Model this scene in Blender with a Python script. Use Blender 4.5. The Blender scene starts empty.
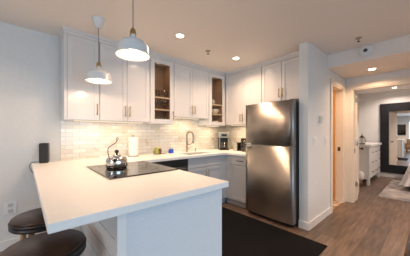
import bpy, bmesh, math, random
from math import pi, sin, cos, radians
from mathutils import Vector, Matrix
random.seed(7)
SC = bpy.context.scene
COL = SC.collection

# ------------------------------------------------------------------ camera
HC = 1.2593
cd = bpy.data.cameras.new('camera'); cam = bpy.data.objects.new('camera', cd); COL.objects.link(cam)
cam.location = (0, 0, HC); cam.rotation_euler = (pi/2, 0, radians(48.238 - 90))
cd.sensor_width = 36; cd.lens = 203.31/410*36; cd.shift_y = 4.77/410; cd.clip_start = .02
SC.camera = cam
# ------------------------------------------------------------------ world, exposure
w = bpy.data.worlds.new('world'); SC.world = w; w.use_nodes = True
w.node_tree.nodes['Background'].inputs[0].default_value = (.55, .74, 1, 1)
w.node_tree.nodes['Background'].inputs[1].default_value = 1.0
SC.view_settings.view_transform = 'Standard'; SC.view_settings.look = 'None'
SC.view_settings.gamma = 1; SC.view_settings.use_curve_mapping = False
SC.view_settings.exposure = 0.1
# ------------------------------------------------------------------ large daylight areas in the window openings
def area(name, loc, rot, sx, sy, power, col, spread=180):
    l = bpy.data.lights.new(name, 'AREA'); l.shape = 'RECTANGLE'; l.size = sx; l.size_y = sy
    l.energy = power; l.color = col; l.spread = radians(spread)
    o = bpy.data.objects.new(name, l); o.location = loc; o.rotation_euler = rot; COL.objects.link(o); return o
DAY = (.46, .74, .97)
area('daylight_south', (.7, -2.94, 1.1), (radians(76), 0, 0), 3.4, 1.2, 29, DAY, 105)          # faces +Y
area('daylight_west', (-4.44, .2, 1.35), (radians(90), 0, radians(-90)), 1.7, 1.3, 48, (.58, .78, 1))   # faces +X
WARM = (1, .68, .45)
DOWN_W = 11

# ------------------------------------------------------------------ materials
def mat(name, col, rough=.5, metal=0, **kw):
    m = bpy.data.materials.new(name); m.use_nodes = True
    b = m.node_tree.nodes['Principled BSDF']
    b.inputs['Base Color'].default_value = (*col, 1); b.inputs['Roughness'].default_value = rough
    b.inputs['Metallic'].default_value = metal
    for k, v in kw.items(): b.inputs[k.replace('_', ' ')].default_value = v
    return m
def nd(m, t, **kw):
    n = m.node_tree.nodes.new(t)
    for k, v in kw.items(): setattr(n, k, v)
    return n
def lk(m, a, b): m.node_tree.links.new(a, b)
def bsdf(m): return m.node_tree.nodes['Principled BSDF']
def mottled(name, c1, c2, scale=8, rough=.5, metal=0, bump=0, stretch=(1, 1, 1), detail=3, bdist=.002, **kw):
    m = mat(name, c1, rough, metal, **kw)
    tc = nd(m, 'ShaderNodeTexCoord'); mp = nd(m, 'ShaderNodeMapping'); mp.inputs['Scale'].default_value = stretch
    nz = nd(m, 'ShaderNodeTexNoise'); nz.inputs['Scale'].default_value = scale; nz.inputs['Detail'].default_value = detail
    rp = nd(m, 'ShaderNodeValToRGB'); rp.color_ramp.elements[0].position = .35; rp.color_ramp.elements[1].position = .65
    rp.color_ramp.elements[0].color = (*c1, 1); rp.color_ramp.elements[1].color = (*c2, 1)
    lk(m, tc.outputs['Object'], mp.inputs[0]); lk(m, mp.outputs[0], nz.inputs['Vector'])
    lk(m, nz.outputs[0], rp.inputs[0]); lk(m, rp.outputs[0], bsdf(m).inputs['Base Color'])
    if bump:
        bp = nd(m, 'ShaderNodeBump'); bp.inputs['Strength'].default_value = bump; bp.inputs['Distance'].default_value = bdist
        lk(m, nz.outputs[0], bp.inputs['Height']); lk(m, bp.outputs[0], bsdf(m).inputs['Normal'])
    return m
def emit(name, col, s):
    m = bpy.data.materials.new(name); m.use_nodes = True; nt = m.node_tree; nt.nodes.clear()
    e = nt.nodes.new('ShaderNodeEmission'); e.inputs[0].default_value = (*col, 1); e.inputs[1].default_value = s
    o = nt.nodes.new('ShaderNodeOutputMaterial'); nt.links.new(e.outputs[0], o.inputs[0]); return m
def thin_glass(name, tint=(.95, .97, .96), f=1.0, rough=.02):
    m = bpy.data.materials.new(name); m.use_nodes = True; nt = m.node_tree; nt.nodes.clear()
    t = nt.nodes.new('ShaderNodeBsdfTransparent'); t.inputs[0].default_value = (*tint, 1)
    g = nt.nodes.new('ShaderNodeBsdfGlossy'); g.inputs['Roughness'].default_value = rough
    fr = nt.nodes.new('ShaderNodeFresnel'); fr.inputs[0].default_value = 1.45
    mx = nt.nodes.new('ShaderNodeMixShader'); mu = nt.nodes.new('ShaderNodeMath'); mu.operation = 'MULTIPLY'; mu.inputs[1].default_value = f
    o = nt.nodes.new('ShaderNodeOutputMaterial')
    ge = nt.nodes.new('ShaderNodeNewGeometry'); iv = nt.nodes.new('ShaderNodeMath'); iv.operation = 'SUBTRACT'; iv.inputs[0].default_value = 1
    m2 = nt.nodes.new('ShaderNodeMath'); m2.operation = 'MULTIPLY'
    nt.links.new(ge.outputs['Backfacing'], iv.inputs[1]); nt.links.new(mu.outputs[0], m2.inputs[0]); nt.links.new(iv.outputs[0], m2.inputs[1])
    nt.links.new(fr.outputs[0], mu.inputs[0]); nt.links.new(m2.outputs[0], mx.inputs[0])
    nt.links.new(t.outputs[0], mx.inputs[1]); nt.links.new(g.outputs[0], mx.inputs[2]); nt.links.new(mx.outputs[0], o.inputs[0]); return m

M = {}
M['wall'] = mottled('wall_paint', (.74, .74, .72), (.76, .76, .74), 30, .6, bump=.03)
M['ceil'] = mottled('ceiling_paint', (.87, .80, .735), (.88, .81, .745), 20, .7)
M['trim'] = mat('trim_paint', (.80, .79, .77), .35)
M['door'] = mat('door_paint', (.80, .71, .59), .4)
M['orange'] = mat('bathroom_paint', (.76, .52, .31), .6)
M['cab'] = mat('cabinet_lacquer', (.74, .73, .725), .17)
M['base'] = mat('shaded_base_lacquer', (.50, .505, .52), .25)  # grey puts the shade on the white base cabinets into their colour
M['sinksteel'] = mat('sink_steel', (.24, .21, .18), .3, 1)
M['cabin'] = mottled('cabinet_wood', (.40, .25, .16), (.45, .29, .19), 6, .5, stretch=(8, 8, 1))
M['shelf'] = mottled('shelf_wood', (.62, .42, .25), (.70, .50, .32), 8, .5, stretch=(1, 8, 8))
M['quartz'] = mottled('white_quartz', (.86, .85, .83), (.83, .82, .80), 60, .38)
M['brass'] = mat('brushed_brass', (.50, .36, .15), .32, 1)
M['bronze'] = mat('dark_bronze', (.10, .06, .04), .4, .8)
M['steel'] = mat('polished_steel', (.62, .60, .57), .12, 1)
M['nickel'] = mat('brushed_nickel', (.40, .36, .30), .30, 1)
M['darksteel'] = mat('dark_steel', (.12, .12, .125), .35, .8)
M['black'] = mat('black_plastic', (.012, .012, .013), .35)
M['blackglass'] = mat('black_glass', (.014, .013, .013), .04, Specular_IOR_Level=1.0)
M['sidegrey'] = mat('fridge_side_grey', (.035, .035, .038), .45)
M['white'] = mat('white_plastic', (.82, .82, .80), .35)
M['offwhite'] = mat('grey_plastic', (.55, .58, .58), .4)
M['enamel'] = mat('pale_enamel', (.72, .75, .76), .25)
M['enamelin'] = mat('white_enamel', (.9, .88, .84), .5)
M['paper'] = mottled('paper_roll', (.9, .89, .87), (.84, .83, .81), 120, .9, bump=.2)
M['blue'] = mat('blue_soap', (.01, .06, .55), .15)
M['clear'] = thin_glass('clear_glass', (.93, .94, .93), 1.5)
M['pane'] = thin_glass('pane_glass', (.86, .85, .83), .9)
M['china'] = mat('white_china', (.85, .85, .83), .15)
M['mirror'] = mat('mirror_glass', (.92, .93, .93), .0, 1)
M['mframe'] = mat('dark_mirror_frame', (.016, .016, .019), .5, Specular_IOR_Level=.2)
M['bedding'] = mottled('white_bedding', (.82, .80, .79), (.74, .72, .72), 5, .9, bump=.4, bdist=.02)
M['fabric'] = mottled('grey_fabric', (.20, .23, .26), (.13, .15, .18), 60, .9, bump=.2)
M['brown'] = mottled('brown_wood', (.16, .08, .045), (.10, .05, .03), 5, .4, stretch=(1, 1, 6))
M['goldwood'] = mottled('golden_wood', (.42, .24, .09), (.32, .17, .06), 8, .45, stretch=(1, 1, .2))
M['cord'] = mat('grey_cord', (.17, .17, .17), .7)
M['green'] = mat('olive_cord', (.14, .17, .08), .6)
M['sponge'] = mat('green_sponge', (.42, .45, .10), .9)
M['plate'] = mat('ivory_plastic', (.66, .68, .64), .35)
M['vinyl'] = mat('tv_screen', (.006, .008, .010), .08)
M['toast'] = mat('tan_wicker', (.33, .22, .13), .8)
M['bulb'] = emit('bulb_glow', (1, .78, .52), 14)
M['lens'] = emit('downlight_lens', (1, .84, .62), 22)
M['ledstrip'] = emit('led_strip_glow', (1, .76, .48), 1.6)
# stainless fridge, brushed
m = mat('brushed_stainless', (.42, .375, .335), .36, 1); M['stainless'] = m
bsdf(m).inputs['Anisotropic'].default_value = .9; bsdf(m).inputs['Anisotropic Rotation'].default_value = .25
tc = nd(m, 'ShaderNodeTexCoord'); mp = nd(m, 'ShaderNodeMapping'); mp.inputs['Scale'].default_value = (400, 400, 3)
nz = nd(m, 'ShaderNodeTexNoise'); nz.inputs['Scale'].default_value = 2; bp = nd(m, 'ShaderNodeBump'); bp.inputs['Strength'].default_value = .05; bp.inputs['Distance'].default_value = .001
lk(m, tc.outputs['Object'], mp.inputs[0]); lk(m, mp.outputs[0], nz.inputs['Vector']); lk(m, nz.outputs[0], bp.inputs['Height']); lk(m, bp.outputs[0], bsdf(m).inputs['Normal'])
# wood floor: wide planks along X
m = mat('oak_plank_floor', (.3, .2, .13), .38); M['floor'] = m
tc = nd(m, 'ShaderNodeTexCoord'); br = nd(m, 'ShaderNodeTexBrick'); br.offset = .37; br.offset_frequency = 2
br.inputs['Color1'].default_value = (.20, .135, .096, 1); br.inputs['Color2'].default_value = (.115, .078, .058, 1)
br.inputs['Mortar'].default_value = (.07, .045, .03, 1); br.inputs['Scale'].default_value = 1
br.inputs['Mortar Size'].default_value = .0025; br.inputs['Brick Width'].default_value = 1.7; br.inputs['Row Height'].default_value = .185
nz = nd(m, 'ShaderNodeTexNoise'); nz.inputs['Scale'].default_value = 3; nz.inputs['Detail'].default_value = 6
mp = nd(m, 'ShaderNodeMapping'); mp.inputs['Scale'].default_value = (1, 9, 1)
mx = nd(m, 'ShaderNodeMixRGB', blend_type='OVERLAY'); mx.inputs[0].default_value = .7
rp = nd(m, 'ShaderNodeValToRGB'); rp.color_ramp.elements[0].position = .3; rp.color_ramp.elements[1].position = .7
rp.color_ramp.elements[0].color = (.2, .2, .2, 1); rp.color_ramp.elements[1].color = (.75, .75, .75, 1)
lk(m, tc.outputs['Object'], br.inputs['Vector']); lk(m, tc.outputs['Object'], mp.inputs[0]); lk(m, mp.outputs[0], nz.inputs['Vector'])
lk(m, nz.outputs[0], rp.inputs[0]); lk(m, br.outputs[0], mx.inputs[1]); lk(m, rp.outputs[0], mx.inputs[2]); lk(m, mx.outputs[0], bsdf(m).inputs['Base Color'])
# subway tile; vertical plane mapping (axis 0: wall along X, 1: wall along Y)
def tile(name, ax):
    m = mat(name, (.8, .8, .8), .18)
    tc = nd(m, 'ShaderNodeTexCoord'); sp = nd(m, 'ShaderNodeSeparateXYZ'); cb = nd(m, 'ShaderNodeCombineXYZ')
    lk(m, tc.outputs['Object'], sp.inputs[0]); lk(m, sp.outputs[ax], cb.inputs[0]); lk(m, sp.outputs[2], cb.inputs[1])
    br = nd(m, 'ShaderNodeTexBrick'); br.inputs['Scale'].default_value = 1
    br.inputs['Brick Width'].default_value = .155; br.inputs['Row Height'].default_value = .0525; br.inputs['Mortar Size'].default_value = .0022
    br.inputs['Color1'].default_value = (.86, .83, .78, 1); br.inputs['Color2'].default_value = (.74, .67, .57, 1); br.inputs['Mortar'].default_value = (.56, .52, .47, 1)
    nz = nd(m, 'ShaderNodeTexNoise'); nz.inputs['Scale'].default_value = 4.5; nz.inputs['Detail'].default_value = 6; nz.inputs['Distortion'].default_value = 2.2
    rp = nd(m, 'ShaderNodeValToRGB'); e = rp.color_ramp.elements
    e[0].position = .62; e[0].color = (1, 1, 1, 1); e[1].position = .78; e[1].color = (.50, .36, .24, 1)
    mx = nd(m, 'ShaderNodeMixRGB', blend_type='MULTIPLY'); mx.inputs[0].default_value = .75
    lk(m, cb.outputs[0], br.inputs['Vector']); lk(m, cb.outputs[0], nz.inputs['Vector']); lk(m, nz.outputs[0], rp.inputs[0])
    lk(m, br.outputs[0], mx.inputs[1]); lk(m, rp.outputs[0], mx.inputs[2]); lk(m, mx.outputs[0], bsdf(m).inputs['Base Color'])
    bp = nd(m, 'ShaderNodeBump'); bp.inputs['Strength'].default_value = .4; bp.inputs['Distance'].default_value = .001; bp.invert = True
    lk(m, br.outputs['Fac'], bp.inputs['Height']); lk(m, bp.outputs[0], bsdf(m).inputs['Normal'])
    return m
M['tileX'] = tile('subway_tile_back', 0); M['tileY'] = tile('subway_tile_side', 1)
# bathroom patterned tile
m = mat('patterned_floor_tile', (.6, .5, .4), .4); M['bathtile'] = m
tc = nd(m, 'ShaderNodeTexCoord'); vo = nd(m, 'ShaderNodeTexVoronoi', feature='DISTANCE_TO_EDGE'); vo.inputs['Scale'].default_value = 14
rp = nd(m, 'ShaderNodeValToRGB'); rp.color_ramp.elements[0].position = .08; rp.color_ramp.elements[1].position = .14
rp.color_ramp.elements[0].color = (.22, .13, .08, 1); rp.color_ramp.elements[1].color = (.75, .62, .48, 1)
lk(m, tc.outputs['Object'], vo.inputs['Vector']); lk(m, vo.outputs[0], rp.inputs[0]); lk(m, rp.outputs[0], bsdf(m).inputs['Base Color'])
# black woven mat
m = mat('black_woven_mat', (.004, .004, .004), .85, Specular_IOR_Level=.1); M['mat'] = m
tc = nd(m, 'ShaderNodeTexCoord'); wv = nd(m, 'ShaderNodeTexWave', bands_direction='Y'); wv.inputs['Scale'].default_value = 30
rp = nd(m, 'ShaderNodeValToRGB'); rp.color_ramp.elements[0].color = (.004, .004, .0045, 1); rp.color_ramp.elements[1].color = (.013, .012, .0125, 1)
bp = nd(m, 'ShaderNodeBump'); bp.inputs['Strength'].default_value = .5; bp.inputs['Distance'].default_value = .003
lk(m, tc.outputs['Object'], wv.inputs['Vector']); lk(m, wv.outputs[0], rp.inputs[0]); lk(m, rp.outputs[0], bsdf(m).inputs['Base Color'])
lk(m, wv.outputs[0], bp.inputs['Height']); lk(m, bp.outputs[0], bsdf(m).inputs['Normal'])
M['rug'] = mottled('faded_rug', (.52, .45, .38), (.20, .20, .22), 4.5, .95, detail=8, bump=.3)
M['seatwood'] = mottled('dark_seat_wood', (.026, .013, .009), (.065, .030, .018), 4, .28, stretch=(1, 6, 1), detail=5, Specular_IOR_Level=.3)

# ------------------------------------------------------------------ mesh helpers (all in world coordinates)
def newbm(): return bmesh.new()
def box(bm, x0, y0, z0, x1, y1, z1, bev=0, seg=2):
    t = bmesh.new()
    bmesh.ops.create_cube(t, size=1)
    bmesh.ops.scale(t, vec=(x1-x0, y1-y0, z1-z0), verts=t.verts)
    bmesh.ops.translate(t, vec=((x0+x1)/2, (y0+y1)/2, (z0+z1)/2), verts=t.verts)
    if bev: bmesh.ops.bevel(t, geom=t.edges[:], offset=bev, segments=seg, affect='EDGES', profile=.5)
    merge(bm, t); return bm
def merge(bm, t, mtx=None):
    if mtx is not None: bmesh.ops.transform(t, matrix=mtx, verts=t.verts)
    vm = {v: bm.verts.new(v.co) for v in t.verts}
    for f in t.faces:
        nf = bm.faces.new([vm[v] for v in f.verts]); nf.smooth = f.smooth
    t.free()
def lathe(bm, prof, c=(0, 0, 0), n=32, axis='Z', smooth=True, mtx=None):
    """prof: list of (r,z)"""
    t = bmesh.new(); rings = []
    for r, z in prof:
        if r < 1e-6: rings.append([t.verts.new((0, 0, z))])
        else: rings.append([t.verts.new((r*cos(2*pi*k/n), r*sin(2*pi*k/n), z)) for k in range(n)])
    for a, b in zip(rings, rings[1:]):
        for k in range(n):
            k2 = (k+1) % n
            if len(a) == 1 and len(b) == 1: continue
            if len(a) == 1: f = t.faces.new([a[0], b[k2], b[k]])
            elif len(b) == 1: f = t.faces.new([a[k], a[k2], b[0]])
            else: f = t.faces.new([a[k], a[k2], b[k2], b[k]])
            f.smooth = smooth
    if prof[0] != prof[-1]:
        if len(rings[0]) > 1: t.faces.new(list(reversed(rings[0])))
        if len(rings[-1]) > 1: t.faces.new(rings[-1])
    bmesh.ops.recalc_face_normals(t, faces=t.faces)
    if axis == 'X': bmesh.ops.rotate(t, cent=(0, 0, 0), matrix=Matrix.Rotation(pi/2, 3, 'Y'), verts=t.verts)
    if axis == 'Y': bmesh.ops.rotate(t, cent=(0, 0, 0), matrix=Matrix.Rotation(-pi/2, 3, 'X'), verts=t.verts)
    if mtx is not None: bmesh.ops.transform(t, matrix=mtx, verts=t.verts)
    bmesh.ops.translate(t, vec=c, verts=t.verts)
    merge(bm, t); return bm
def cyl(bm, c, r, h, n=24, axis='Z', bev=0):
    p = [(r, 0), (r, h)] if not bev else [(r-bev, 0), (r, bev), (r, h-bev), (r-bev, h)]
    return lathe(bm, p, c, n, axis, smooth=True)
def tube(bm, pts, r, n=10, closed=False, radii=None):
    pts = [Vector(p) for p in pts]; t = bmesh.new(); rings = []; N = len(pts); up = None
    for i, p in enumerate(pts):
        a = pts[(i-1) % N] if (closed or i > 0) else p; b = pts[(i+1) % N] if (closed or i < N-1) else p
        d = (b-a).normalized()
        if up is None:
            up = Vector((0, 0, 1)) if abs(d.z) < .9 else Vector((1, 0, 0))
        s = d.cross(up).normalized(); up = s.cross(d).normalized()
        rr = radii[i] if radii else r
        rings.append([t.verts.new(p + s*rr*cos(2*pi*k/n) + up*rr*sin(2*pi*k/n)) for k in range(n)])
    pairs = list(zip(rings, rings[1:])) + ([(rings[-1], rings[0])] if closed else [])
    for a, b in pairs:
        for k in range(n):
            f = t.faces.new([a[k], a[(k+1) % n], b[(k+1) % n], b[k]]); f.smooth = True
    if not closed: t.faces.new(list(reversed(rings[0]))); t.faces.new(rings[-1])
    bmesh.ops.recalc_face_normals(t, faces=t.faces); merge(bm, t); return bm
def smoothpath(pts, k=6):
    pts = [Vector(p) for p in pts]; out = []
    for i in range(len(pts)-1):
        p0 = pts[max(i-1, 0)]; p1 = pts[i]; p2 = pts[i+1]; p3 = pts[min(i+2, len(pts)-1)]
        for j in range(k):
            t = j/k
            out.append(.5*((2*p1)+(p2-p0)*t+(2*p0-5*p1+4*p2-p3)*t*t+(3*p1-p0-3*p2+p3)*t**3))
    out.append(pts[-1]); return out
def prism(bm, poly, z0, z1, smooth=False):
    t = bmesh.new(); a = [t.verts.new((x, y, z0)) for x, y in poly]; b = [t.verts.new((x, y, z1)) for x, y in poly]
    n = len(poly)
    for i in range(n):
        f = t.faces.new([a[i], a[(i+1) % n], b[(i+1) % n], b[i]]); f.smooth = smooth
    t.faces.new(list(reversed(a))); t.faces.new(b)
    bmesh.ops.recalc_face_normals(t, faces=t.faces); merge(bm, t); return bm
def slab(bm, us, vs, skip, w0, w1, plane='XY', bev=0):
    """grid of cells extruded, boundary faces only. plane XY (w=z), XZ (w=y), YZ (w=x)"""
    def P(u, v, w): return {'XY': (u, v, w), 'XZ': (u, w, v), 'YZ': (w, u, v)}[plane]
    t = bmesh.new(); cache = {}
    def V(i, j, w):
        k = (i, j, w)
        if k not in cache: cache[k] = t.verts.new(P(us[i], vs[j], w1 if w else w0))
        return cache[k]
    nu, nv = len(us)-1, len(vs)-1
    fill = lambda i, j: 0 <= i < nu and 0 <= j < nv and (i, j) not in skip
    for i in range(nu):
        for j in range(nv):
            if not fill(i, j): continue
            t.faces.new([V(i, j, 0), V(i, j+1, 0), V(i+1, j+1, 0), V(i+1, j, 0)]); t.faces.new([V(i, j, 1), V(i+1, j, 1), V(i+1, j+1, 1), V(i, j+1, 1)])
            if not fill(i-1, j): t.faces.new([V(i, j, 0), V(i, j, 1), V(i, j+1, 1), V(i, j+1, 0)])
            if not fill(i+1, j): t.faces.new([V(i+1, j, 0), V(i+1, j+1, 0), V(i+1, j+1, 1), V(i+1, j, 1)])
            if not fill(i, j-1): t.faces.new([V(i, j, 0), V(i+1, j, 0), V(i+1, j, 1), V(i, j, 1)])
            if not fill(i, j+1): t.faces.new([V(i, j+1, 0), V(i, j+1, 1), V(i+1, j+1, 1), V(i+1, j+1, 0)])
    bmesh.ops.recalc_face_normals(t, faces=t.faces)
    if bev:
        es = [e for e in t.edges if e.calc_face_angle(0) > 1]
        bmesh.ops.bevel(t, geom=es, offset=bev, segments=2, affect='EDGES', profile=.5)
    merge(bm, t); return bm
def wloc(o):
    v = Vector((0, 0, 0))
    while o is not None: v += o.location; o = o.parent
    return v
def obj(name, bm, m, parent=None, origin=None, local=False):
    me = bpy.data.meshes.new(name)
    if parent is not None: off = Vector((0, 0, 0)) if local else wloc(parent); loc = Vector((0, 0, 0))
    else:
        if origin is None:
            xs = [v.co.x for v in bm.verts]; ys = [v.co.y for v in bm.verts]; zs = [v.co.z for v in bm.verts]
            origin = ((min(xs)+max(xs))/2, (min(ys)+max(ys))/2, min(zs))
        off = Vector(origin); loc = off
    bmesh.ops.translate(bm, vec=-off, verts=bm.verts)
    bm.to_mesh(me); bm.free(); me.materials.append(m)
    o = bpy.data.objects.new(name, me); o.location = loc; COL.objects.link(o)
    if parent is not None: o.parent = parent
    return o
def tag(o, label, cat, group=None):
    o['label'] = label; o['category'] = cat
    if group: o['group'] = group
    return o
def thing(name, label, cat, loc, group=None):
    o = bpy.data.objects.new(name, None); o.location = loc; o.empty_display_size = .1; COL.objects.link(o)
    return tag(o, label, cat, group)
def struct(name, bm, m, parent=None, origin=(0, 0, 0)):
    o = obj(name, bm, m, parent, origin)
    if parent is None: o['kind'] = 'structure'
    return o
def dup(root, loc, label, rz=None, group=None):
    r = root.copy(); COL.objects.link(r); r.location = loc; r['label'] = label
    if rz is not None: r.rotation_euler = (0, 0, rz)
    if group: r['group'] = group
    def rec(a, b):
        for ch in list(a.children):
            c = ch.copy(); COL.objects.link(c); c.parent = b; rec(ch, c)
    rec(root, r); return r
def B(*a, **k): return box(newbm(), *a, **k)

# ------------------------------------------------------------------ room shell
YW, CEIL, XR = 3.06, 2.44, 3.31
XW, YS = -4.5, -3.0
YH0, YH1 = 1.07, 1.19          # hall wall
XP = 2.742                     # its kitchen end
XE0, XE1 = 4.42, 4.54          # wall with the bedroom doorway
XB, YBL = 7.72, 1.50
struct('floor', B(XW-.1, YS-.1, -.1, XB+.1, YW+.1, 0), M['floor'])
struct('ceiling', B(XW-.1, YS-.1, CEIL, XB+.1, YW+.1, CEIL+.1), M['ceil'])
struct('wall_back', B(XW-.1, YW, 0, XE0, YW+.1, CEIL), M['wall'])
struct('wall_right', B(XR, YH1, 0, XR+.12, YW, CEIL), M['wall'])
DX0, DX1, DZ = 3.657, 4.30, 2.04
struct('wall_hall', slab(newbm(), [XP, DX0, DX1, XE0], [0, DZ, CEIL], {(1, 0)}, YH0, YH1, 'XZ', bev=.004), M['wall'])
EY0, EY1 = .16, .965
struct('wall_end', slab(newbm(), [YS, EY0, EY1, YW], [0, DZ, CEIL], {(1, 0)}, XE0, XE1, 'YZ'), M['wall'])
struct('wall_bedroom_back', B(XB, YS, 0, XB+.1, YBL+.1, CEIL), M['wall'])
struct('wall_bedroom_left', B(XE1, YBL, 0, XB, YBL+.1, CEIL), M['wall'])
SW = (-1.0, 2.4, .35, 2.25)
struct('wall_front', slab(newbm(), [XW, SW[0], SW[1], XB], [0, SW[2], SW[3], CEIL], {(1, 1)}, YS-.1, YS, 'XZ'), M['wall'])
WW = (-.65, 1.05, .8, 2.1)
struct('wall_left', slab(newbm(), [YS, WW[0], WW[1], YW], [0, WW[2], WW[3], CEIL], {(1, 1)}, XW-.1, XW, 'YZ'), M['wall'])
def window(n, us, vs, w, plane):
    b = newbm(); u0, u1, v0, v1 = us[0], us[1], vs[0], vs[1]; f = .05; um = (u0+u1)/2
    slab(b, [u0, u0+f, um-f/2, um+f/2, u1-f, u1], [v0, v0+f, v1-f, v1], {(1, 1), (3, 1)}, w-.03, w+.03, plane)
    o = struct('window_%d' % n, b, M['trim'])
    g = newbm(); slab(g, [u0+f, u1-f], [v0+f, v1-f], set(), w-.004, w+.004, plane); obj('pane', g, M['clear'], o)
window(1, (SW[0], SW[1]), (SW[2], SW[3]), YS-.05, 'XZ'); window(2, (WW[0], WW[1]), (WW[2], WW[3]), XW-.05, 'YZ')
# lowered hall ceiling / soffit
XS, ZS = 3.465, 2.245
struct('ceiling_hall', B(XS, YS, ZS, XE0, YH0, CEIL), M['ceil'])
# bathroom behind the doorway
struct('wall_bathroom_back', B(XR+.12, 2.7, 0, XE0, 2.8, CEIL), M['orange'])
struct('wall_bathroom_side', slab(newbm(), [YH1, 2.7], [0, CEIL], set(), XE0-.012, XE0, 'YZ'), M['orange'])
struct('floor_bathroom', B(XR+.12, YH0+.02, 0, XE0-.012, 2.7, .004), M['bathtile'])
# tiled splashback (glossy marble subway tile)
ZC0, ZC1 = .874, .914
struct('wall_splashback_back', B(.341, YW-.010, ZC1, XR, YW, 1.53), M['tileX'])
struct('wall_splashback_right', B(XR-.010, 1.972, ZC1, XR, YW-.010, 1.43), M['tileY'])
# baseboards
def bb(name, x0, y0, x1, y1, h=.10): struct(name, B(x0, y0, 0, x1, y1, h, bev=.003), M['trim'])
bb('baseboard_back', XW, YW-.015, .38, YW, .10)
bb('baseboard_hall', XP-.015, YH0-.015, 3.575, YH0, .10)
bb('baseboard_hall_end', XP-.015, YH0, XP, YH1, .10)
bb('baseboard_bedroom_back', XB-.015, YS, XB, YBL, .12)
bb('baseboard_bedroom_left', XE1, YBL-.015, XB-.015, YBL, .12)
bb('baseboard_end', XE0-.015, YS, XE0, .07, .10)
# door casings
def casing(name, us, top, w0, w1, plane, cw=.09):
    struct(name, slab(newbm(), [us[0]-cw+.01, us[0], us[1], us[1]+cw-.01], [0, top, top+cw-.01], {(1, 0)}, w0, w1, plane, bev=.004), M['door'])
struct('trim_1', slab(newbm(), [DX0-.08, DX0, DX1, XE0-.018], [0, DZ, DZ+.08], {(1, 0)}, YH0-.018, YH0, 'XZ', bev=.004), M['door'])
struct('trim_2', slab(newbm(), [EY0-.085, EY0, EY1, YH0], [0, DZ, DZ+.09], {(1, 0)}, XE0-.018, XE0, 'YZ', bev=.004), M['door'])
struct('trim_3', slab(newbm(), [EY0-.085, EY0, EY1, EY1+.085], [0, DZ, DZ+.09], {(1, 0)}, XE1, XE1+.018, 'YZ', bev=.004), M['door'])
j = struct('trim_4', slab(newbm(), [DX0-.001, DX0+.018, DX1-.018, DX1+.001], [.0, DZ-.018, DZ+.001], {(1, 0)}, YH0-.004, YH1+.004, 'XZ'), M['door'])
obj('strike_plate', B(DX1-.0215, YH1-.075, .93, DX1-.018, YH1-.035, 1.0, bev=.001), M['bronze'], j)
j = struct('trim_5', slab(newbm(), [EY0-.001, EY0+.018, EY1-.018, EY1+.001], [.0, DZ-.018, DZ+.001], {(1, 0)}, XE0-.004, XE1+.004, 'YZ'), M['door'])
obj('strike_plate', B(XE1-.05, EY1-.0215, .89, XE1-.012, EY1-.018, .97, bev=.001), M['bronze'], j)
# bedroom door, swung open and seen nearly edge on
def hingeloc(): return Vector((XE1+.03, EY1-.022, 0))
d = bpy.data.objects.new('door_1', None); d.location = hingeloc(); d['kind'] = 'structure'; COL.objects.link(d)
b = newbm(); box(b, 0, -.018, .012, .78, .018, 2.015, bev=.002)
for (z0, z1) in ((.2, .95), (1.1, 1.85)):
    for (x0, x1) in ((.10, .35), (.43, .68)): box(b, x0, -.022, z0, x1, .022, z1, bev=.004)
dp = obj('door_panel', b, M['door'], d, local=True)
for z in (.32, 1.07, 1.86):
    b = newbm(); box(b, -.003, -.016, z-.045, .0, .016, z+.045); cyl(b, (-.006, -.022, z-.045), .007, .09, 12); obj('hinge', b, M['nickel'], dp, local=True)
b = newbm()
for s in (-1, 1): lathe(b, [(.026, 0), (.026, .006), (.010, .010), (.010, .035), (.024, .042), (.028, .055), (.022, .068), (0, .070)], (.71, s*.018, .93), 20, mtx=Matrix.Rotation(-s*pi/2, 4, 'X'))
obj('knob', b, M['bronze'], dp, local=True)
d.rotation_euler = (0, 0, math.atan(.155))

# ------------------------------------------------------------------ cabinet helpers
# door leaf in a frame: o = lower-left-front point, u = unit along width, n = outward normal
def leaf(o, u, n, w, h, rail=.055, t=.02, glass=False):
    b = newbm(); O = Vector(o); U = Vector(u); N = Vector(n)
    def bx(a0, a1, z0, z1, d0, d1, bev=.0015):
        p = O+U*a0+N*d0; q = O+U*a1+N*d1
        box(b, min(p.x, q.x), min(p.y, q.y), O.z+z0, max(p.x, q.x), max(p.y, q.y), O.z+z1, bev=bev)
    g = .0025
    bx(g, rail, g, h-g, 0, t); bx(w-rail, w-g, g, h-g, 0, t); bx(rail, w-rail, g, rail, 0, t); bx(rail, w-rail, h-rail, h-g, 0, t)
    if not glass: bx(rail-.002, w-rail+.002, rail-.002, h-rail+.002, .002, t-.007, 0)
    return b
def pull(c, n, L=.14, horiz=None):
    """bar pull centred at c, n outward normal"""
    b = newbm(); C = Vector(c); N = Vector(n); D = Vector(horiz) if horiz else Vector((0, 0, 1))
    for s in (-1, 1):
        p = C+D*s*(L/2-.018); tube(b, [p, p+N*.028], .0045, 8)
    p = C+N*.030-D*L/2; q = C+N*.030+D*L/2
    tube(b, [p, p+D*.002, q-D*.002, q], .0065, 10)
    return b
def carcass(x0, y0, z0, x1, y1, z1, open_side=None, t=.018):
    b = newbm()
    if open_side is None: box(b, x0, y0, z0, x1, y1, z1, bev=.001); return b
    # open towards -Y
    box(b, x0, y0, z0, x0+t, y1, z1); box(b, x1-t, y0, z0, x1, y1, z1); box(b, x0+t, y0, z0, x1-t, y1, z0+t); box(b, x0+t, y0, z1-t, x1-t, y1, z1)
    box(b, x0+t, y1-t, z0+t, x1-t, y1, z1-t); return b
YC, XC = 2.73, 2.98      # faces of upper doors
ZT = 2.372
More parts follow.
